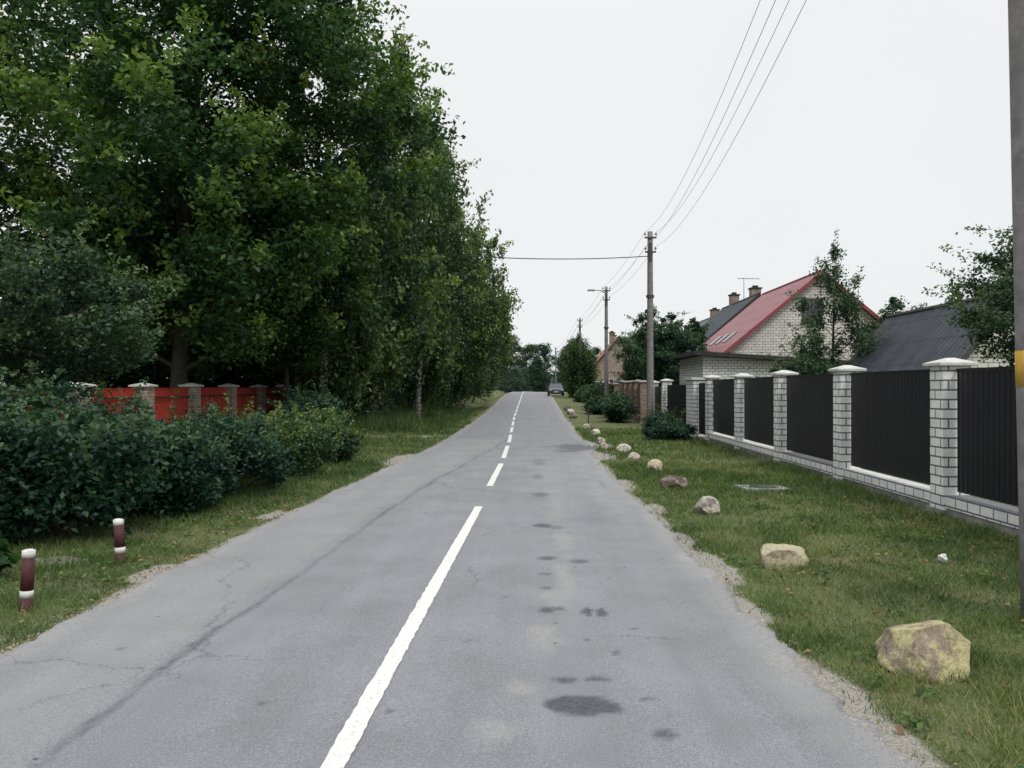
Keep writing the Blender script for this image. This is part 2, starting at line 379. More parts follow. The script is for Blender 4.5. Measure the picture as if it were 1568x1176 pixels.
def tree(name,x,y,H,r,zb,ncl,nper,ls,mat,bark,seed,droop=0,pk=.5,cr=(.5,1.0),vz=.8,trunk=.2,lean=(0,0),hollow=.25,tv=1.0,squash=(1,1),nshoot=0):
    rg=np.random.default_rng(seed); z0=float(gz(x,y))
    E=empty(name,(x,y,z0))
    t=rg.random(ncl*4)
    prof=lambda t:np.where(t<pk,np.sin(np.clip(t/pk,0,1)*math.pi/2*.85+.235)**.8,np.cos(np.clip((t-pk)/(1-pk),0,1)*math.pi/2)**.75)
    keep=rg.random(ncl*4)<prof(t)**1.3+.08
    t=t[keep][:ncl]; n=len(t)
    th=rg.random(n)*2*math.pi
    lump=1+.22*np.sin(th*3+t*9+seed)+.12*np.sin(th*5-t*13+seed*2)
    q_=rg.random(n)**.6
    rho=(hollow+(1-hollow)*q_)
    R_=r*prof(t)*rho*lump
    cc=np.stack([np.cos(th)*R_*squash[0]+lean[0]*t,np.sin(th)*R_*squash[1]+lean[1]*t,zb+(H-zb)*t],1)
    crr=cr[0]+(cr[1]-cr[0])*rg.random(n)
    crr*=np.where(t>.9,.6,1)
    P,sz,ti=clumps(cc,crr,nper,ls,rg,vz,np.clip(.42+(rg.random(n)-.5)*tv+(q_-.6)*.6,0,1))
    if droop:
        P[:,2]-=droop*rg.random(len(P))**2*crr[np.repeat(np.arange(n),nper)]
    if nshoot:
        sel=np.argsort(-(q_+rg.random(n)*.3))[:nshoot]
        a,b_,c_=shoots(cc,crr,sel,ls,rg,(.5,1.1),26,.5,.65,.3)
        P=np.concatenate([P,a]);sz=np.concatenate([sz,b_]);ti=np.concatenate([ti,c_])
    P[:,2]=np.maximum(P[:,2],.05)
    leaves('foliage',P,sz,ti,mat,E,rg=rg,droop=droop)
    B=MB(); tp=[(0,0,-.15)]; nseg=7
    for i in range(1,nseg+1):
        s=i/nseg; tp.append((lean[0]*s*.8+rg.normal()*.06*trunk*8*s,lean[1]*s*.8+rg.normal()*.06*trunk*8*s,H*.88*s))
    B.tube(tp,[trunk*1.25]+[trunk*(1-.88*i/nseg) for i in range(1,nseg+1)],9)
    order=rg.permutation(n)[:min(n,46)]
    for i in order:
        c=cc[i]; s=max(.12,min(.85,(c[2]-.35*math.hypot(c[0],c[1]))/(H*.88)))
        j=s*nseg; a=int(j); fr=j-a
        p0=np.array(tp[a])*(1-fr)+np.array(tp[min(a+1,nseg)])*fr
        mid=(p0+c)/2+np.array([0,0,.12*np.linalg.norm(c-p0)])+rg.normal(size=3)*.12
        rr=trunk*(1-.8*s)*.36
        B.tube([p0,mid,c],[rr,rr*.5,rr*.15],5,False)
    B.out('trunk',bark,E,True)
    return E

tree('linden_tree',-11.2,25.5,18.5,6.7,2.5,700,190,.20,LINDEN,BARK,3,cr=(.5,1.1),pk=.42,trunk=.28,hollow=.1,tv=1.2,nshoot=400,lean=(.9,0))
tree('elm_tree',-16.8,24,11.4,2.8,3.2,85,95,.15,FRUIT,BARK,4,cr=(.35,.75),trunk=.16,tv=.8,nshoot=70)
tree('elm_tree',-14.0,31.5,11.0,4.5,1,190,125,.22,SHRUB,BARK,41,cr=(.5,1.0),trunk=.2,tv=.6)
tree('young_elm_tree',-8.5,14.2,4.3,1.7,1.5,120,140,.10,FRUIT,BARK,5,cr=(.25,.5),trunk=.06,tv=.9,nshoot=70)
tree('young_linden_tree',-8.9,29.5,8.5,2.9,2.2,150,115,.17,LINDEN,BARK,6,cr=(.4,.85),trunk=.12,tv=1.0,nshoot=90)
bl=[(-8.0,31,18.5,3.0),(-6.9,35,16.4,2.5),(-7.6,39,16.8,3.2),(-6.2,44,16.8,2.8),(-7.3,50,14.5,3.1),(-6.0,56,13.4,2.9),(-5.9,63,13.6,3.3),(-6.2,70,12.0,3.2),(-6.5,80,10.6,3.2),(-6.4,92,10.0,3.2),(-7.0,105,9.6,3.5)]
for i,(x,y,H,r_) in enumerate(bl):
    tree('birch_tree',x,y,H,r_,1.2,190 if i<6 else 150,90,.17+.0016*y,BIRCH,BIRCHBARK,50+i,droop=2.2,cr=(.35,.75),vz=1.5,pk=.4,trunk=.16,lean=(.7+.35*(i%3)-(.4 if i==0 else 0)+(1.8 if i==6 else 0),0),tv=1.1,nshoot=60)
E=empty('background_woodland')
rg=np.random.default_rng(99); protos=[]
for k in range(3):
    n=130; t=rg.random(n); th=rg.random(n)*6.28; R_=3.6*np.sin(t*2.6+.4)**.7*rg.random(n)**.5
    cc=np.stack([np.cos(th)*R_,np.sin(th)*R_,.3+t*10],1)
    P,sz,ti=clumps(cc,.6+.7*rg.random(n),70,.34,rg,.8)
    o=leaves('woodland_tree_%d'%k,P,sz,ti,FAR if k==2 else SHRUB,E,rg=rg); protos.append(o.data)
    B=MB(); B.tube([(0,0,-.3),(.1,.1,5),(0,0,9)],[.2,.14,.03],7); tr=B.out('trunk_%d'%k,BARK,E,True)
    o.location=[(-17.5,36,0),(-15,40,0),(-13,48,0)][k]; tr.location=o.location
for i in range(14):
    x=-12-rg.random()*5; y=40+i*6
    o=obj('woodland_part_%d'%i,protos[i%2],None,E); o.location=(x,y,float(zf(y))); s=.85+.35*rg.random(); o.scale=(s,s,s*.95); o.rotation_euler=(0,0,rg.random()*6)
for i,(x,y) in enumerate([(-18,30),(-22,26),(-24,33),(-27,29),(-16.5,36),(-12.4,37)]):
    o=obj('woodland_edge_%d'%i,protos[i%2],None,E); o.location=(x,y,0); o.scale=(.9,.9,.55 if i!=4 else .75); o.rotation_euler=(0,0,i)
def shrub(name,pts,ls,mat,seed,nper=150,cr=(.2,.42),ncl=60,tv=.9):
    rg=np.random.default_rng(seed); x0,y0=pts[0][0],pts[0][1]; z0=float(gz(x0,y0)); E=empty(name,(x0,y0,z0))
    CC=[]
    B=MB()
    for (x,y,rx,ry_,h) in pts:
        n=ncl; d=rg.normal(size=(n,3)); d/=np.linalg.norm(d,axis=1)[:,None]; d*= (rg.random(n)**.4)[:,None]
        c=np.stack([x-x0+d[:,0]*rx,y-y0+d[:,1]*ry_,h*.48+d[:,2]*h*.46],1); CC.append(c)
        for i in range(7):
            q=c[rg.integers(n)]; B.tube([(x-x0+rg.normal()*.1,y-y0+rg.normal()*.1,-.05),((x-x0+q[0])/2,(y-y0+q[1])/2,q[2]*.6),tuple(q)],[.022,.016,.006],5,False)
    cc=np.concatenate(CC); crr=cr[0]+(cr[1]-cr[0])*rg.random(len(cc))
    P,sz,ti=clumps(cc,crr,nper,ls,rg,.85,np.clip(.42+(rg.random(len(cc))-.5)*tv,0,1))
    P[:,2]=np.abs(P[:,2])*.98+.02
    sh=[];sz2=[];ti2=[]
    for i in rg.permutation(len(cc))[:int(len(cc)*.65)]:
        if cc[i][2]<.4: continue
        dr=rg.normal(size=3); dr[2]=abs(dr[2])+.5; dr/=np.linalg.norm(dr); Ln=.35+.5*rg.random()
        s=rg.random(24)*Ln; q=cc[i]+dr*(crr[i]*.6)+dr*s[:,None]; q[:,2]-=.45*s**2; q+=rg.normal(size=q.shape)*.035
        sh.append(q); sz2.append(np.full(24,ls*.95)); ti2.append(np.full(24,.5+.4*rg.random()))
    if sh: P=np.concatenate([P]+sh); sz=np.concatenate([sz]+sz2); ti=np.concatenate([ti]+ti2)
    leaves('foliage',P,sz,ti,mat,E,rg=rg)
    B.out('stems',BARK,E)
    return E
shrub('lilac_shrub',[(-5.35,9.2,1.0,.9,1.5),(-6.5,10.4,1.1,1.0,1.9),(-6.15,8.3,.9,.7,1.6)],.09,SHRUB,201,180,(.22,.42),72)
shrub('lilac_shrub',[(-5.0,11.0,.85,.9,1.3),(-6.3,12.3,1.0,.9,1.55)],.085,SHRUB,202,165,(.2,.4),65)
shrub('lilac_shrub',[(-7.6,9.6,1.1,1.2,2.2),(-8.6,11.5,1.0,1.2,2.15)],.09,SHRUB,203,165,(.25,.45),70)
shrub('spirea_shrub',[(-4.85,13.0,.85,1.0,1.15),(-5.9,14.6,.9,1.0,1.28)],.075,SHRUB,204,180,(.18,.36),65)
shrub('spirea_shrub',[(-4.75,15.4,.85,1.1,1.08),(-5.9,17.0,.9,1.0,1.2)],.08,BIRCH,205,170,(.18,.36),60,.6)
shrub('spirea_shrub',[(-4.5,18.0,.65,.9,.85),(-5.3,19.8,.8,1.0,1.1)],.085,BIRCH,206,120,(.15,.3),50,.8)
shrub('hazel_shrub',[(-6.3,23.0,.9,1.2,1.3),(-7.0,26,1.0,1.1,1.5),(-8.0,33,1.2,1.0,2.3)],.11,SHRUB,207,130,(.25,.45),60)
shrub('hazel_shrub',[(-8.2,37,1.5,2.5,2.6),(-8.4,43,1.4,3,2.6),(-8.4,50,1.4,4,2.8),(-8.6,60,1.4,5,3),(-8.6,74,1.6,7,3.2)],.18,SHRUB,208,95,(.35,.7),90)
shrub('burdock_plant',[(-4.72,7.05,.16,.16,.34)],.15,LINDEN,209,6,(.05,.1),14)
tree('pear_tree',11.5,31.5,7.0,1.5,1.0,125,80,.12,FRUIT,BARK,301,cr=(.2,.42),vz=1.4,pk=.26,trunk=.09,tv=.7,nshoot=60)
tree('apple_tree',9.9,30.0,3.0,1.2,.8,70,75,.11,FRUIT,BARK,302,cr=(.2,.4),trunk=.07,nshoot=30)
tree('apple_tree',14.2,34.2,4.6,1.2,1.0,60,75,.12,FRUIT,BARK,311,cr=(.2,.4),trunk=.07,nshoot=30)
tree('plum_tree',11.35,17.6,5.3,1.65,1.4,150,110,.10,FRUIT,BARK,303,cr=(.2,.42),trunk=.09,tv=.9,nshoot=80,lean=(-.5,0),pk=.65)
tree('cherry_tree',17.5,30,6.2,1.9,1.6,110,105,.15,FRUIT,BARK,304,cr=(.3,.6),trunk=.12,nshoot=40)
tree('cherry_tree',16.9,38,5.9,1.7,1.6,90,90,.15,FRUIT,BARK,314,cr=(.3,.6),trunk=.12)
tree('cherry_tree',8.0,47,5.8,1.8,.5,150,105,.16,SHRUB,BARK,305,cr=(.3,.6),trunk=.12,nshoot=40)
tree('cherry_tree',7.8,55,6.7,1.9,.5,140,100,.18,FRUIT,BARK,306,cr=(.35,.65),trunk=.12,tv=.6,nshoot=40)
tree('thuja_tree',9.7,50,5.8,1.4,.3,110,100,.16,SHRUB,BARK,316,cr=(.3,.5),trunk=.1)
tree('willow_tree',4.9,84,6.4,1.8,.4,140,85,.22,BIRCH,BARK,307,droop=1.5,vz=1.4,cr=(.4,.7),trunk=.15,tv=.7)
tree('willow_tree',5.2,104,6.6,2.2,.6,120,80,.25,FRUIT,BARK,308,droop=1.5,vz=1.4,cr=(.4,.7),trunk=.15)
shrub('juniper_shrub',[(4.35,26.5,.85,.9,.55),(4.8,29.5,.7,1.3,.75)],.08,SHRUB,320,150,(.15,.3),55)
shrub('privet_shrub',[(4.2,40,.8,1.5,1.1),(4.6,45,.7,2,1.3),(3.9,50,.6,2,.9)],.13,SHRUB,321,110,(.2,.4),50)
shrub('privet_shrub',[(5.0,62,1.0,3,1.6),(4.6,72,.8,4,1.6),(4.9,88,1,5,1.8),(7.8,66,1.2,3,2.6)],.18,FRUIT,322,100,(.3,.55),50)
shrub('climbing_vine',[(10.0,26.5,.9,.5,2.3)],.10,FRUIT,323,90,(.15,.3),40)

E=empty('distant_trees'); rg=np.random.default_rng(5)
for i in range(56):
    if i<22: x=-34+i*4.2+rg.normal()*1.2; y=205+rg.normal()*14; s=1.15+.6*rg.random()
    elif i<44: x=-12+ (i-22)*1.5+rg.normal()*.5; y=155+rg.normal()*9; s=.40+.36*rg.random()
    else: x=14+(i-44)*11; y=118+rg.normal()*12; s=.6+.25*rg.random()
    o=obj('distant_tree_%d'%i,protos[2] if i%3 else protos[i%2],None,E); o.location=(x,y,.5); o.scale=(s*.85,s*.85,s*.85); o.rotation_euler=(0,0,rg.random()*6)

def grassblades():
    rg=np.random.default_rng(12)
    out=[]
    for (x0,x1,y0,y1,dens) in [(1.5,4,3,6,4400),(1.5,5.6,6,10,2500),(1.5,5.6,10,18,1000),(1.4,5.6,18,34,280),(-6,-2.9,4.5,9,2100),(-5.5,-2.9,9,18,850),(-8,-2.6,18,40,260),(-8,-3.2,32,62,150)]:
        n=int((x1-x0)*(y1-y0)*dens); x=rg.random(n)*(x1-x0)+x0; y=rg.random(n)*(y1-y0)+y0
        e=np.maximum(x-Rf(y),Lf(y)-x)
        d=dirtf(x,y); pt=fbm(x*.9,y*.9,77); pt2=fbm(x*4,y*4,78)
        k=(e>-.03+.09*vn(x*5,y*5,8))&(rg.random(len(x))>d*1.0)&(rg.random(len(x))<np.clip(1.85-1.9*pt+.8*(pt2-.5),.1,1))
        out.append(np.stack([x[k],y[k],pt[k],pt2[k]],1))
    A=np.concatenate(out); n=len(A)
    x,y=A[:,0],A[:,1]; z=np.where(y<30,np.maximum(gz(x,y),0),gz(x,y))-.005
    far=np.clip(y/10,.55,3)
    e=np.maximum(x-Rf(y),Lf(y)-x)
    pt3=fbm(x*2.2,y*2.2,80)
    h=(.020+.035*rg.random(n)+.06*sstep((A[:,3]-.52)/.15)*rg.random(n)+.05*sstep((pt3-.56)/.1)*rg.random(n))*np.clip(far,.9,1.5)
    h*=np.where(x>5.1,1.5,1)*np.where(x<-4.2,1.5,1)
    tall=(x<-3.6)&(y>30); h=np.where(tall,h*(1.5+3.5*sstep((-3.6-x)/1.5)*vn(x,y*.6,90)),h)
    for (sx_,sy_,sr) in [(2.36,4.95,.4),(2.37,7.8,.35),(2.37,11.1,.3),(2.38,13.8,.35),(-3.9,6.2,.15),(-4,7.85,.15)]:
        h*=1+1.0*np.exp(-((x-sx_)**2+(y-sy_)**2)/sr**2)
    th=rg.random(n)*6.283; w=(.0022+.002*rg.random(n))*np.clip(far*1.5,1,4)
    ln=h*(.3+.9*rg.random(n)); la=rg.random(n)*6.283
    V=np.empty((n,3,3))
    V[:,0]=np.stack([x-np.cos(th)*w,y-np.sin(th)*w,z],1); V[:,1]=np.stack([x+np.cos(th)*w,y+np.sin(th)*w,z],1)
    V[:,2]=np.stack([x+np.cos(la)*ln,y+np.sin(la)*ln,z+h],1)
    ti=np.clip(.06+1.15*(A[:,2]-.25)-.7*(pt3-.5)+rg.normal(size=n)*.18-.2*tall-.08*(x<0),0,1)
    me=npmesh('verge_grass',V.reshape(-1,3),np.arange(n*3).reshape(n,3),{'tint':np.repeat(ti,3)})
    obj('verge_grass',me,GRASS)
    n=3000
    xx=np.concatenate([5.5-np.abs(rg.normal(size=1900))*.6,rg.random(700)*4+1.6,-3.3-np.abs(rg.normal(size=400))*.8])
    yy=np.concatenate([6+rg.random(1900)*9,3.5+rg.random(700)*12,5+rg.random(400)*9])
    C=np.stack([xx,yy,gz(xx,yy)+.02],1)
    leaves('fallen_leaves',C,.03+.035*rg.random(n),rg.random(n),DRYLEAF,None,.7,2.5,rg)
    n0=170; cx=np.concatenate([rg.random(110)*3.8+1.75,-3.6-rg.random(60)*1.2]); cy=np.concatenate([3.5+rg.random(110)**1.3*11,5+rg.random(60)*7])
    idx=np.repeat(np.arange(n0),16); C=np.stack([cx[idx]+rg.normal(size=len(idx))*.05,cy[idx]+rg.normal(size=len(idx))*.05,np.zeros(len(idx))],1)
    C[:,2]=gz(C[:,0],C[:,1])+.025+.03*rg.random(len(idx))
    leaves('broadleaf_weeds',C,.035+.03*rg.random(len(idx)),.3+.5*rg.random(len(idx)),LINDEN,None,.6,1.5,rg)
grassblades()
rg=np.random.default_rng(77); n=2600
yy=3+rg.random(n)**1.5*15; side=rg.random(n)<.65
xx=np.where(side,Rf(yy)+rg.normal(size=n)*.09+.02,Lf(yy)-rg.normal(size=n)*.09)
zz=np.maximum(gz(xx,yy),np.where((xx<Rf(yy))&(xx>Lf(yy)),.03,-1))
C=np.stack([xx,yy,zz+.003],1); s=(.004+.010*rg.random(n)**2)[:,None,None]
base=np.array([[1,0,0],[-.5,.87,0],[-.5,-.87,0],[0,0,.9]])
V=C[:,None,:]+base[None]*s*(.7+.6*rg.random((n,4,1)))
F0=np.array([[0,1,3],[1,2,3],[2,0,3]]); F=(np.arange(n)[:,None,None]*4+F0[None]).reshape(-1,3)
obj('roadside_gravel',npmesh('roadside_gravel',V.reshape(-1,3),F),simple('gravel_stone',(.42,.40,.37),(.18,.17,.16),30))

# ------------------------------------------------------------------ white brick fence (right)
FX=5.63
def cap(C,x,y,w,z,ov=.07):
    hw=w/2+ov
    C.box(x-hw,x+hw,y-hw,y+hw,z,z+.045)
    C.box(x-hw+.01,x+hw-.01,y-hw+.01,y+hw-.01,z+.045,z+.11,hw-.05)
def fence(name,x,ylist,h,brick,panel,capm,pw=.38,plinth_h=.30):
    E=empty(name,(x,ylist[0],0)); y0=ylist[0]
    B=MB();C=MB();Fd=MB();P=MB();Rl=MB();K=MB()
    for i,y in enumerate(ylist):
        z=float(gz(x,y))-.15; yl=y-y0
        B.box(-pw/2,pw/2,yl-pw/2,yl+pw/2,z,z+h+.15); cap(C,0,yl,pw,z+h+.15)
        Fd.box(-pw/2-.035,pw/2+.035,yl-pw/2-.035,yl+pw/2+.035,z-.1,z+.24)
        if i<len(ylist)-1:
            a=yl+pw/2; b=ylist[i+1]-y0-pw/2; zz=float(gz(x,(y+ylist[i+1])/2))-.15
            Fd.box(-.13,.13,a,b,zz-.1,zz+.15+plinth_h*.45)
            K.box(-.15,.15,a+.001,b-.001,zz+.15+plinth_h*.45,zz+.15+plinth_h)
            pb=zz+.15+plinth_h+.05; ptop=z+.15+h-.06
            n=int((b-a-.06)/.115); k=len(P.v); prof=[]
            for j in range(n):
                yy=a+.03+(b-a-.06)*j/n; s=(b-a-.06)/n
                prof+=[(yy,-.012),(yy+s*.5,-.012),(yy+s*.6,.012),(yy+s*.9,.012)]
            prof.append((b-.03,-.012))
            for (yy,xx) in prof: P.v+= [(xx,yy,pb),(xx,yy,ptop)]
            for j in range(len(prof)-1): P.f.append((k+2*j,k+2*j+2,k+2*j+3,k+2*j+1))
            Rl.box(.03,.06,a,b,pb+.2,pb+.24); Rl.box(.03,.06,a,b,ptop-.25,ptop-.21)
            P.box(-.018,.018,a+.02,b-.02,ptop+.001,ptop+.03)
    B.out('pillars',brick,E); C.out('caps',capm,E,bevel=.008); Fd.out('foundation',CONC,E); K.out('plinth_bricks',brick,E)
    P.out('metal_panels',panel,E); Rl.out('rails',TRIM,E)
    return E
fence('brick_pillar_fence',FX,[3.9,7.5,11.15,14.75,18.4,22.0,25.7],2.0,WBRICK,PANEL,CAP,.36)
E=empty('brick_gate_wall',(FX,28.3,0)); B=MB();C=MB();P=MB()
B.box(-.2,.2,-.65,.65,-.15,1.95); C.box(-.27,.27,-.72,.72,1.95,2.03)
B.box(-.19,.19,5.9,6.28,-.15,1.95); cap(C,0,6.09,.38,1.95)
B.box(-.19,.19,9.5,9.88,-.15,1.9); cap(C,0,9.69,.38,1.9)
P.box(-.02,.02,-2.35,-.70,.15,1.85)
for j in range(14): P.box(-.035,-.021,-2.3+j*.118,-2.26+j*.118,.17,1.83)
P.box(-.02,.02,.75,5.8,.1,1.8)
for j in range(40): P.box(-.035,-.021,.8+j*.125,.84+j*.125,.12,1.78)
P.box(-.02,.02,6.4,9.4,.1,1.75)
B.out('columns',WBRICK,E);C.out('caps',CAP,E,bevel=.008);P.out('gate_leaves',PANEL,E)
fence('old_brick_fence',5.4,[39.5,41.8,44.1,46.5,49],1.95,OLDBRICK,PANEL,CONC,.42)
fence('brick_pillar_fence',6.2,[60,66,72,78,84,90],1.7,OLDBRICK,PANEL,CONC,.4)
fence('red_panel_fence',-10.5,[12.5,15.6,18.7,21.8,24.9,28.0,31.1,34.2],1.74,REDBRICK,REDP,CAP,.42)

# ------------------------------------------------------------------ houses
def window(G,Fm,x,y,z,w,h,axis='y',d=-1):
    t=.06
    def bx(M,a0,a1,z0,z1,o0,o1):
        if axis=='y': M.box(x+a0,x+a1,min(y+d*o0,y+d*o1),max(y+d*o0,y+d*o1),z+z0,z+z1)
        else: M.box(min(x+d*o0,x+d*o1),max(x+d*o0,x+d*o1),y+a0,y+a1,z+z0,z+z1)
    bx(G,-w/2,w/2,0,h,.003,.02)
    for a0,a1,z0,z1 in [(-w/2-t,-w/2,-t,h+t),(w/2,w/2+t,-t,h+t),(-w/2,w/2,-t,0),(-w/2,w/2,h,h+t),(-t/2,t/2,0,h)]:
        bx(Fm,a0,a1,z0,z1,.003,.05)
    bx(Fm,-w/2-.12,w/2+.12,-t-.05,-t,.003,.12)
def house(name,x0,x1,y0,y1,ze,zr,wall,roof,trim,xr=None,ov=.45,chim=(),wins=(),gwins=(),frame=None):
    xr=xr if xr is not None else (x0+x1)/2
    E=empty(name,(x0,y0,0))
    W=MB(); W.prism([(0,-.2),(x1-x0,-.2),(x1-x0,ze),(xr-x0,zr-.05),(0,ze)],'y',0,y1-y0); W.out('walls',wall,E)
    L=y1-y0; Rm=MB();T=MB()
    for (xe,sg) in ((0,-1),(x1-x0,1)):
        dx=(xr-x0)-xe; sl=(zr-ze)/abs(dx)
        xo=xe+sg*ov; zo=ze-sl*ov
        Rm.prism([(xo,zo+.02),(xr-x0,zr+.02),(xr-x0,zr+.12),(xo,zo+.12)],'y',-ov,L+ov)
        for yy in (-ov-.035,L+ov+.003):
            T.prism([(xo,zo-.10),(xr-x0+sg*.002,zr-.10),(xr-x0+sg*.002,zr+.13),(xo,zo+.13)],'y',yy,yy+.032)
        T.box(min(xo,xo+sg*.03),max(xo,xo+sg*.03),-ov,L+ov,zo-.08,zo+.10)
    Rm.out('roof',roof,E); T.out('fascia',trim,E)
    B=MB(); B.tube([(xr-x0,-ov,zr+.11),(xr-x0,L+ov,zr+.11)],[.09,.09],6); B.out('ridge_cap',trim,E)
    if chim:
        C=MB();CC=MB()
        for (cx,cy,cw,ch) in chim:
            zb=zr-.9; C.box(cx-x0-cw/2,cx-x0+cw/2,cy-y0-cw/2,cy-y0+cw/2,zb,zr+ch)
            CC.box(cx-x0-cw/2-.08,cx-x0+cw/2+.08,cy-y0-cw/2-.08,cy-y0+cw/2+.08,zr+ch,zr+ch+.1)
            CC.box(cx-x0-cw/4,cx-x0+cw/4,cy-y0-cw/4,cy-y0+cw/4,zr+ch+.1,zr+ch+.28)
        C.out('chimneys',OLDBRICK,E); CC.out('chimney_caps',TRIM,E)
    G=MB();Fm=MB();any_=False
    for (wx,wz,w,h) in gwins: window(G,Fm,wx-x0,0,wz,w,h,'y'); any_=True
    for (wy,wz,w,h) in wins: window(G,Fm,0,wy-y0,wz,w,h,'x'); any_=True
    if any_: G.out('window_glass',GLASS,E); Fm.out('window_frames',frame or WHITE,E)
    return E
H1=house('white_brick_house',10.8,20.6,45,55.5,3.85,7.9,HBRICK,REDROOF,REDTRIM,gwins=[(15.3,5.3,1.0,1.2),(12.8,1.2,1.3,1.4)],wins=[(48,1.3,1.3,1.3),(52,1.3,1.3,1.3)],frame=DARKMET)
B=MB()
sl=(7.9-3.85)/4.9
for yy in (3.2,5.0,6.8):
    x_=.75; z_=3.85+sl*x_+.13
    B.prism([(x_-.35,z_-.35*sl),(x_+.35,z_+.35*sl),(x_+.35,z_+.35*sl+.05),(x_-.35,z_-.35*sl+.05)],'y',yy-.4,yy+.4)
B.out('roof_windows',GLASS,H1)
house('grey_roof_house',12.0,22.0,62,73,4.3,8.6,HBRICK,DARKROOF,TRIM,chim=[(17.2,70,.7,.9),(17.6,64.9,.75,.85)],gwins=[(14.7,4.3,.9,1.1),(17,4.6,.9,1.2)])
house('old_roof_house',14.6,23,84,94,5.0,8.9,HBRICK,GREYROOF,TRIM,chim=[(19,85.5,.8,.8)],gwins=[(19,5.4,1,1.2)])
E=empty('tv_antenna',(17.0,66,8.4)); B=MB(); B.tube([(0,0,0),(0,0,2.1)],[.025,.02],6); B.tube([(-.5,0,2.05),(1.3,0,2.0)],[.02,.02],5)
for j in range(5): B.tube([(-.4+j*.35,-.4,2.03),(-.4+j*.35,.4,2.03)],[.012,.012],4)
B.out('mast',TRIM,E)
house('corrugated_roof_shed',12.1,15.3,23.6,31.5,2.45,4.3,HBRICK,DARKROOF,DARKMET,ov=.3,gwins=[(13.9,1.0,.7,.8)])
house('orange_roof_house',19.5,29,40,48,3.0,5.9,HBRICK,ORROOF,RUST)
E=empty('brick_garage',(7.9,38,0)); B=MB(); B.prism([(0,-.2),(6.2,-.2),(6.2,2.75),(0,3.15)],'y',0,6); B.out('walls',WBRICK,E)
B=MB(); B.prism([(-.5,3.19),(6.5,2.74),(6.5,2.92),(-.5,3.37)],'y',-.5,6.4); B.out('roof',TRIM,E)
B=MB(); B.box(.6,1.6,-.03,-.003,0,2.0); B.box(3.0,5.6,-.035,-.003,0,2.1); B.out('doors',RUST,E)
house('orange_roof_house',8.4,15.5,112,121,4.6,8.6,REDBRICK,ORROOF,TRIM,chim=[(11.0,113,.7,.6)],gwins=[(10.5,1.5,1.2,1.3)])

# ------------------------------------------------------------------ poles & wires
def upole(x,y,H,r0=.15,r1=.10,lean=(0,0),name='utility_pole'):
    z=float(gz(x,y)); E=empty(name,(x,y,z))
    B=MB(); n=8
    B.tube([(lean[0]*i/n,lean[1]*i/n,-.3+(H+.3)*i/n) for i in range(n+1)],[r0+(r1-r0)*i/n for i in range(n+1)],14); B.out('shaft',POLE,E,True)
    A=MB();Is=MB()
    tx,ty=lean
    A.box(tx-.26,tx+.26,ty-.16,ty-.105,H-.32,H-.25)
    A.box(tx-.24,tx+.24,ty-.16,ty-.105,H-.95,H-.88)
    for xx,zz in ((-.24,-.25),(.24,-.25),(.22,-.88),(-.22,-.88)):
        A.tube([(tx+xx,ty-.13,H+zz),(tx+xx,ty-.13,H+zz+.08)],[.012,.012],6)
        Is.tube([(tx+xx,ty-.13,H+zz+.08),(tx+xx,ty-.13,H+zz+.12),(tx+xx,ty-.13,H+zz+.17),(tx+xx,ty-.13,H+zz+.2)],[.035,.05,.04,.02],8)
    A.tube([(tx*.66,ty*.66,H*.66),(tx*.66,ty*.66,H*.66+.12)],[r0*.66+r1*.33+.035]*2,12)
    A.box(tx-.05,tx+.05,ty-r1-.06,ty-r1-.004,H-1.3,H-.5)
    A.out('crossarms',DARKMET,E); Is.out('insulators',INSUL,E,True)
    return E
upole(5.18,36,8.55,.16,.115)
upole(5.03,55.6,8.4,.15,.10)
upole(4.9,84,8.2,.15,.10)
upole(4.2,146,8.0,.14,.10)
EN=upole(3.715,6.0,8.9,.155,.11,(-.22,0))
yb=simple('yellow_paint',(.60,.38,.06),(.42,.25,.04),10)
B=MB(); B.tube([(-.22*.192,0,1.70),(-.22*.220,0,1.96)],[.153,.152],16); B.out('yellow_band',yb,EN,True)
E=empty('street_lamp',(5.03,55.6,float(zf(55.6))+7.9)); B=MB(); B.tube([(0,0,0),(-.4,-.1,.2),(-.85,-.2,.22)],[.03,.03,.025],6); B.box(-1.3,-.8,-.32,-.10,.16,.27,.03); B.out('lamp_head_and_arm',POLE,E)
def wire(name,a,b,sag,r=.008,n=24,mat=None):
    B=MB(); a=Vector(a);b=Vector(b)
    B.tube([a.lerp(b,i/n)-Vector((0,0,sag*4*(i/n)*(1-i/n))) for i in range(n+1)],[r]*(n+1),5,False)
    return B.out(name,mat or WIRE)
zt=lambda y,H:float(zf(y))+H
for k,(ox,oz) in enumerate([(-.24,-.05),(.24,-.05),(.22,-.68),(-.22,-.68)]):
    wire('overhead_wire',(5.18+ox,35.87,8.55+oz),(3.49+ox,5.87,8.9+oz),1.15-.05*k,.005,mat=ALWIRE)
    wire('overhead_wire',(5.18+ox,35.87,8.55+oz),(5.03+ox,55.5,zt(55.6,8.4)+oz),.25,.006,mat=ALWIRE)
    wire('overhead_wire',(5.03+ox,55.5,zt(55.6,8.4)+oz),(4.9+ox,83.9,zt(84,8.2)+oz),.4,.008,mat=ALWIRE)
    wire('overhead_wire',(4.9+ox,83.9,zt(84,8.2)+oz),(4.2+ox,145.9,zt(146,8.0)+oz),.8,.010,mat=ALWIRE)
wire('overhead_cable',(5.1,35.9,7.45),(-7.2,31,7.2),.32,.020)

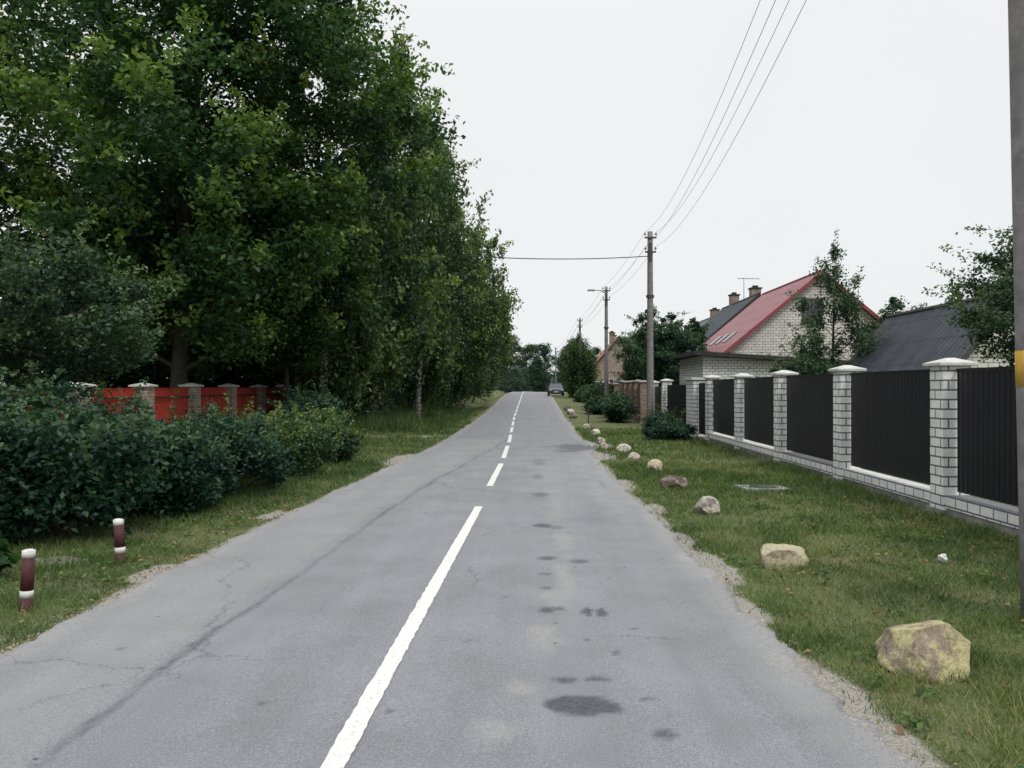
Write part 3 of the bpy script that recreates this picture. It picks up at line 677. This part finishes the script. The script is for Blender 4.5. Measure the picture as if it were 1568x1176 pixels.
# ------------------------------------------------------------------ bollards
def bollard(x,y,h,lean):
    z=float(gz(x,y)); E=empty('striped_bollard',(x,y,z)); r=.047
    def seg(a,b,m,nm,rr=r):
        M=MB(); M.tube([(lean*a,0,a),(lean*b,0,b)],[rr,rr],16); M.out(nm,m,E,True)
    seg(-.1,.10,BOLRED,'lower_band'); seg(.10,.155,WHITE,'white_band',r+.001); seg(.155,h-.05,BOLRED,'upper_band'); seg(h-.05,h,WHITE,'white_top',r+.001)
    M=MB(); M.tube([(lean*h,0,h),(lean*h,0,h+.008)],[r*.95,r*.6],14); M.out('top_cap',WHITE,E)
bollard(-3.90,6.2,.46,.05); bollard(-4.0,7.85,.42,-.06)
# ------------------------------------------------------------------ boulders
def stonemat(name,c1,c2,paint,amt):
    m,nt,b=newmat(name)
    c=ramp(nt,noise(nt,9,6,.7),[(.3,c2),(.65,c1)])
    g=N(nt,'ShaderNodeNewGeometry').outputs['Normal']; s=N(nt,'ShaderNodeSeparateXYZ'); nt.links.new(g,s.inputs[0])
    k=math_(nt,'ADD',noise(nt,5,6,.75),math_(nt,'MULTIPLY',s.outputs[2],.10))
    c=mix(nt,ramp(nt,k,[(.62-amt*.25,0.),(.72-amt*.25,1.)]),c,paint)
    c=mix(nt,1,c,ramp(nt,noise(nt,45,4,.8),[(.3,.6),(.6,1.)]),'MULTIPLY')
    wv=N(nt,'ShaderNodeVectorMath',operation='MULTIPLY_ADD'); nt.links.new(noise(nt,9,4,.7,None,'Color'),wv.inputs[0]); wv.inputs[1].default_value=(.12,.12,.12); nt.links.new(N(nt,'ShaderNodeTexCoord').outputs['Object'],wv.inputs[2])
    ve=N(nt,'ShaderNodeTexVoronoi',feature='DISTANCE_TO_EDGE'); ve.inputs['Scale'].default_value=4.5; nt.links.new(wv.outputs[0],ve.inputs['Vector'])
    c=mix(nt,.5,c,ramp(nt,ve.outputs['Distance'],[(.006,.3),(.02,1.)]),'MULTIPLY')
    nt.links.new(c,b.inputs['Base Color']); bump(nt,b,noise(nt,22,6,.75),.9,.03); return m
SY=stonemat('yellow_painted_stone',(.46,.39,.30),(.24,.19,.14),(.58,.53,.28),.55)
SY2=stonemat('pale_yellow_stone',(.46,.39,.29),(.25,.21,.14),(.57,.52,.35),.75)
SP=stonemat('pale_stone',(.38,.33,.30),(.17,.14,.13),(.54,.50,.42),.6)
SB=stonemat('brown_stone',(.22,.16,.145),(.10,.075,.07),(.38,.33,.28),.25)
SW=stonemat('whitewashed_stone',(.45,.44,.38),(.25,.23,.2),(.62,.61,.52),.7)
import bmesh
from mathutils import noise as mn
def boulder(x,y,w,d,h,mat,seed,rot=0,shape=None):
    rr=random.Random(seed); bm=bmesh.new(); bmesh.ops.create_icosphere(bm,subdivisions=5,radius=1)
    planes=[]
    if shape=='wedge':
        for v,dd in [((.30,-.95,.30),.50),((-.70,-.60,.25),.60),((-.25,.25,1),.58),((.75,.1,.65),.66),((.95,-.25,-.1),.72),((0,1,.2),.6),((-1,.1,.25),.74)]: planes.append((Vector(v).normalized(),dd))
    elif shape=='slab':
        for v,dd in [((1,.1,.15),.86),((-1,.15,.3),.84),((0,1,0),.7),((-.1,-1,.15),.62),((.05,-.05,1),.55),((.5,-.5,.7),.8),((-.5,-.4,.8),.78)]: planes.append((Vector(v).normalized(),dd))
    for i in range(2 if shape else 11):
        v=Vector((rr.gauss(0,1),rr.gauss(0,1),rr.gauss(0,.8))).normalized(); planes.append((v,rr.uniform(.74,.9)))
    for v in bm.verts:
        p=v.co.copy()
        for _ in range(2):
            for nrm,dd in planes:
                q=p.dot(nrm)
                if q>dd: p-=nrm*(q-dd)*.95
        p*=1+.08*mn.noise(p*1.5+Vector((seed,0,0)))+.05*mn.noise(p*4+Vector((0,seed,0)))+.02*mn.noise(p*11)
        v.co=p
    xs_=[v.co.x for v in bm.verts]; ys_=[v.co.y for v in bm.verts]; zs_=[v.co.z for v in bm.verts]
    ax,bx_=min(xs_),max(xs_); ay,by=min(ys_),max(ys_); az,bz=min(zs_),max(zs_)
    for v in bm.verts:
        v.co.x=(v.co.x-ax)/(bx_-ax)*w-w/2
        v.co.y=(v.co.y-ay)/(by-ay)*d-d/2
        v.co.z=(v.co.z-az)/(bz-az)*(h+.10)-.10
    me=bpy.data.meshes.new('boulder'); bm.to_mesh(me); bm.free()
    o=obj('boulder',me,mat,None,True); o.location=(x,y,float(gz(x,y))); o.rotation_euler=(0,0,rot)
boulder(2.39,5.00,.57,.42,.31,SY,4,0,'wedge')
boulder(2.39,7.85,.44,.30,.20,SY2,12,-.05,'slab')
boulder(2.37,11.1,.36,.34,.24,SP,23,.3)
boulder(2.38,13.8,.50,.36,.24,SB,31,0)
boulder(2.48,16.6,.36,.32,.27,SY2,45,.4)
boulder(2.35,19.1,.42,.3,.20,SP,51,.8)
boulder(2.40,21.6,.42,.3,.22,SW,66,.2)
boulder(1.98,22.6,.28,.25,.20,SP,71,.2)
boulder(2.08,24.6,.26,.25,.22,SP,82,.2)
boulder(2.25,29,.35,.3,.24,SW,91,.2)
boulder(2.2,33,.35,.3,.24,SP,92,.2)
boulder(2.2,44,.45,.4,.32,SB,93,.2); boulder(2.3,49,.45,.4,.35,SW,94,.2); boulder(2.35,55,.45,.4,.35,SB,95,.2)
x,y=3.88,13.8; z=float(gz(x,y)); E=empty('concrete_well_cover',(x,y,z)); E.rotation_euler=(0,.02,.12)
B=MB(); B.box(-.42,.38,-.30,.28,-.03,.035); B.out('slab',CONC,E,bevel=.012)
B=MB(); B.tube([(-.02,0,.0351),(-.02,0,.05)],[.22,.21],20); B.out('lid',DARKMET,E)
bm=bmesh.new(); bmesh.ops.create_icosphere(bm,subdivisions=3,radius=.04)
for v in bm.verts: v.co*=1+.45*mn.noise(v.co*38)
me=bpy.data.meshes.new('crumpled_paper'); bm.to_mesh(me); bm.free(); o=obj('crumpled_paper',me,WHITE); o.location=(3.97,8.0,float(gz(3.97,8))+.05)
E=empty('wooden_stake',(2.6,38,float(gz(2.6,38)))); B=MB(); B.tube([(0,0,-.1),(.02,0,.8)],[.03,.025],7); B.box(-.16,.2,-.03,-.02,.45,.52); B.out('stake',BARK,E)

# ------------------------------------------------------------------ parked car (facing camera)
def car(x,y,z):
    E=empty('parked_car',(x,y,z))
    paint=simple('dark_blue_car_paint',(.045,.055,.085),(.04,.05,.08),3,.3,0,.2,.5)
    blk=simple('black_rubber',(.015,.015,.015),None,5,.7,0)
    lamp=simple('headlamp_glass',(.6,.62,.65),None,5,.15,0)
    secs=[(-2.15,.62,.38,.62),(-2.05,.78,.26,.74),(-1.6,.84,.22,.86),(-.95,.86,.22,.93),(0,.87,.22,.95),(1.0,.86,.22,.96),(1.7,.83,.24,.98),(2.1,.76,.30,.90),(2.2,.66,.42,.72)]
    v=[];f=[]
    for (yy,hw,zb,zt_) in secs:
        v+=[(-hw*.9,yy,zb),(-hw,yy,zb+.15),(-hw,yy,(zb+zt_)/2+.08),(-hw*.9,yy,zt_),(hw*.9,yy,zt_),(hw,yy,(zb+zt_)/2+.08),(hw,yy,zb+.15),(hw*.9,yy,zb)]
    for i in range(len(secs)-1):
        for j in range(8): f.append((i*8+j,i*8+(j+1)%8,(i+1)*8+(j+1)%8,(i+1)*8+j))
    f.append(tuple(range(7,-1,-1))); k=(len(secs)-1)*8; f.append(tuple(range(k,k+8)))
    o=pyobj('body',v,f,paint,E,True); mm=o.modifiers.new('b','BEVEL'); mm.width=.04; mm.segments=2
    G=MB()
    lo=[(-.76,-.95),(.76,-.95),(.76,1.5),(-.76,1.5)]; hi=[(-.58,-.25),(.58,-.25),(.58,.95),(-.58,.95)]
    G.v+=[(a,b_,.93) for a,b_ in lo]+[(a,b_,1.38) for a,b_ in hi]; G.f+=[(0,1,5,4),(1,2,6,5),(2,3,7,6),(3,0,4,7),(4,5,6,7)]
    G.out('windows',GLASS,E)
    Q=MB(); Q.box(-.60,.60,-.28,.98,1.381,1.43,.05)
    for a,c in zip(lo,hi): Q.tube([(a[0],a[1],.93),(c[0],c[1],1.39)],[.035,.03],6)
    for s in (-1,1): Q.tube([(s*.78,.2,.93),(s*.60,.25,1.39)],[.03,.03],6); Q.box(s*.98-.09,s*.98+.09,-.75,-.62,.92,1.04,.02)
    Q.out('roof_and_pillars',paint,E)
    W=MB()
    for s in (-1,1):
        for yy in (-1.35,1.35): W.tube([(s*.70,yy,.31),(s*.89,yy,.31)],[.31,.31],18)
    W.box(-.5,.5,-2.13,-2.09,.42,.50); W.box(-.55,.55,-2.12,-2.08,.56,.66); W.out('wheels_and_grille',blk,E)
    Lm=MB()
    for s in (-1,1): Lm.box(s*.62-.14,s*.62+.14,-2.14,-2.05,.57,.70,.01)
    Lm.box(-.26,.26,-2.185,-2.16,.40,.50); Lm.out('headlamps_and_plate',lamp,E)
    B=MB(); B.box(-.80,.80,-2.16,-2.02,.33,.41,.01); B.out('bumper',paint,E)
car(2.65,92,float(gz(2.65,92))+.04)

# ------------------------------------------------------------------ world, sun, camera
w=bpy.data.worlds.new('World'); scene.world=w; w.use_nodes=True; nt=w.node_tree
bg=nt.nodes['Background']
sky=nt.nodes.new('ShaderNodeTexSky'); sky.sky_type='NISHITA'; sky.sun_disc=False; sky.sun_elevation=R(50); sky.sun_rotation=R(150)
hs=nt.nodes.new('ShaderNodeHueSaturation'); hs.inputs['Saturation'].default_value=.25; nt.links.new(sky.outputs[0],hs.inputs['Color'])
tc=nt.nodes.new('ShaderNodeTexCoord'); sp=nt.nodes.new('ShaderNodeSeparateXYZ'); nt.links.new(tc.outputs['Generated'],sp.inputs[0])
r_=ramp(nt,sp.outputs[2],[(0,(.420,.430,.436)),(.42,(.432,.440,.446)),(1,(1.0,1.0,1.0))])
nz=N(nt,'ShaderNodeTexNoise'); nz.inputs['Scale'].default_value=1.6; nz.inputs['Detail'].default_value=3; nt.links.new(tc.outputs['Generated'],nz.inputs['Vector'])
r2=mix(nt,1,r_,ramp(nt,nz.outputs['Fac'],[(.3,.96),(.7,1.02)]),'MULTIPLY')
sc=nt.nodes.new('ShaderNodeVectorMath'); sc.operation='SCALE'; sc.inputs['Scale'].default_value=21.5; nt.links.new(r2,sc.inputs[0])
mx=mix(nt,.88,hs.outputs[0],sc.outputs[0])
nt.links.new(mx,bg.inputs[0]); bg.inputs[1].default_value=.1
sd=bpy.data.lights.new('sun','SUN'); sd.energy=1.45; sd.angle=R(14); sd.color=(1,.96,.90)
so=bpy.data.objects.new('sun',sd); link(so); so.rotation_euler=(R(40),0,R(30)); so.location=(10,-10,20)
cd=bpy.data.cameras.new('camera'); co=bpy.data.objects.new('camera',cd); link(co); scene.camera=co
cd.sensor_width=36; cd.lens=28.7; cd.clip_end=4000; cd.clip_start=.05
co.location=(0,0,1.7); co.rotation_euler=(R(90.23),0,R(1.42))
scene.view_settings.view_transform='Standard'; scene.view_settings.look='None'; scene.view_settings.exposure=0
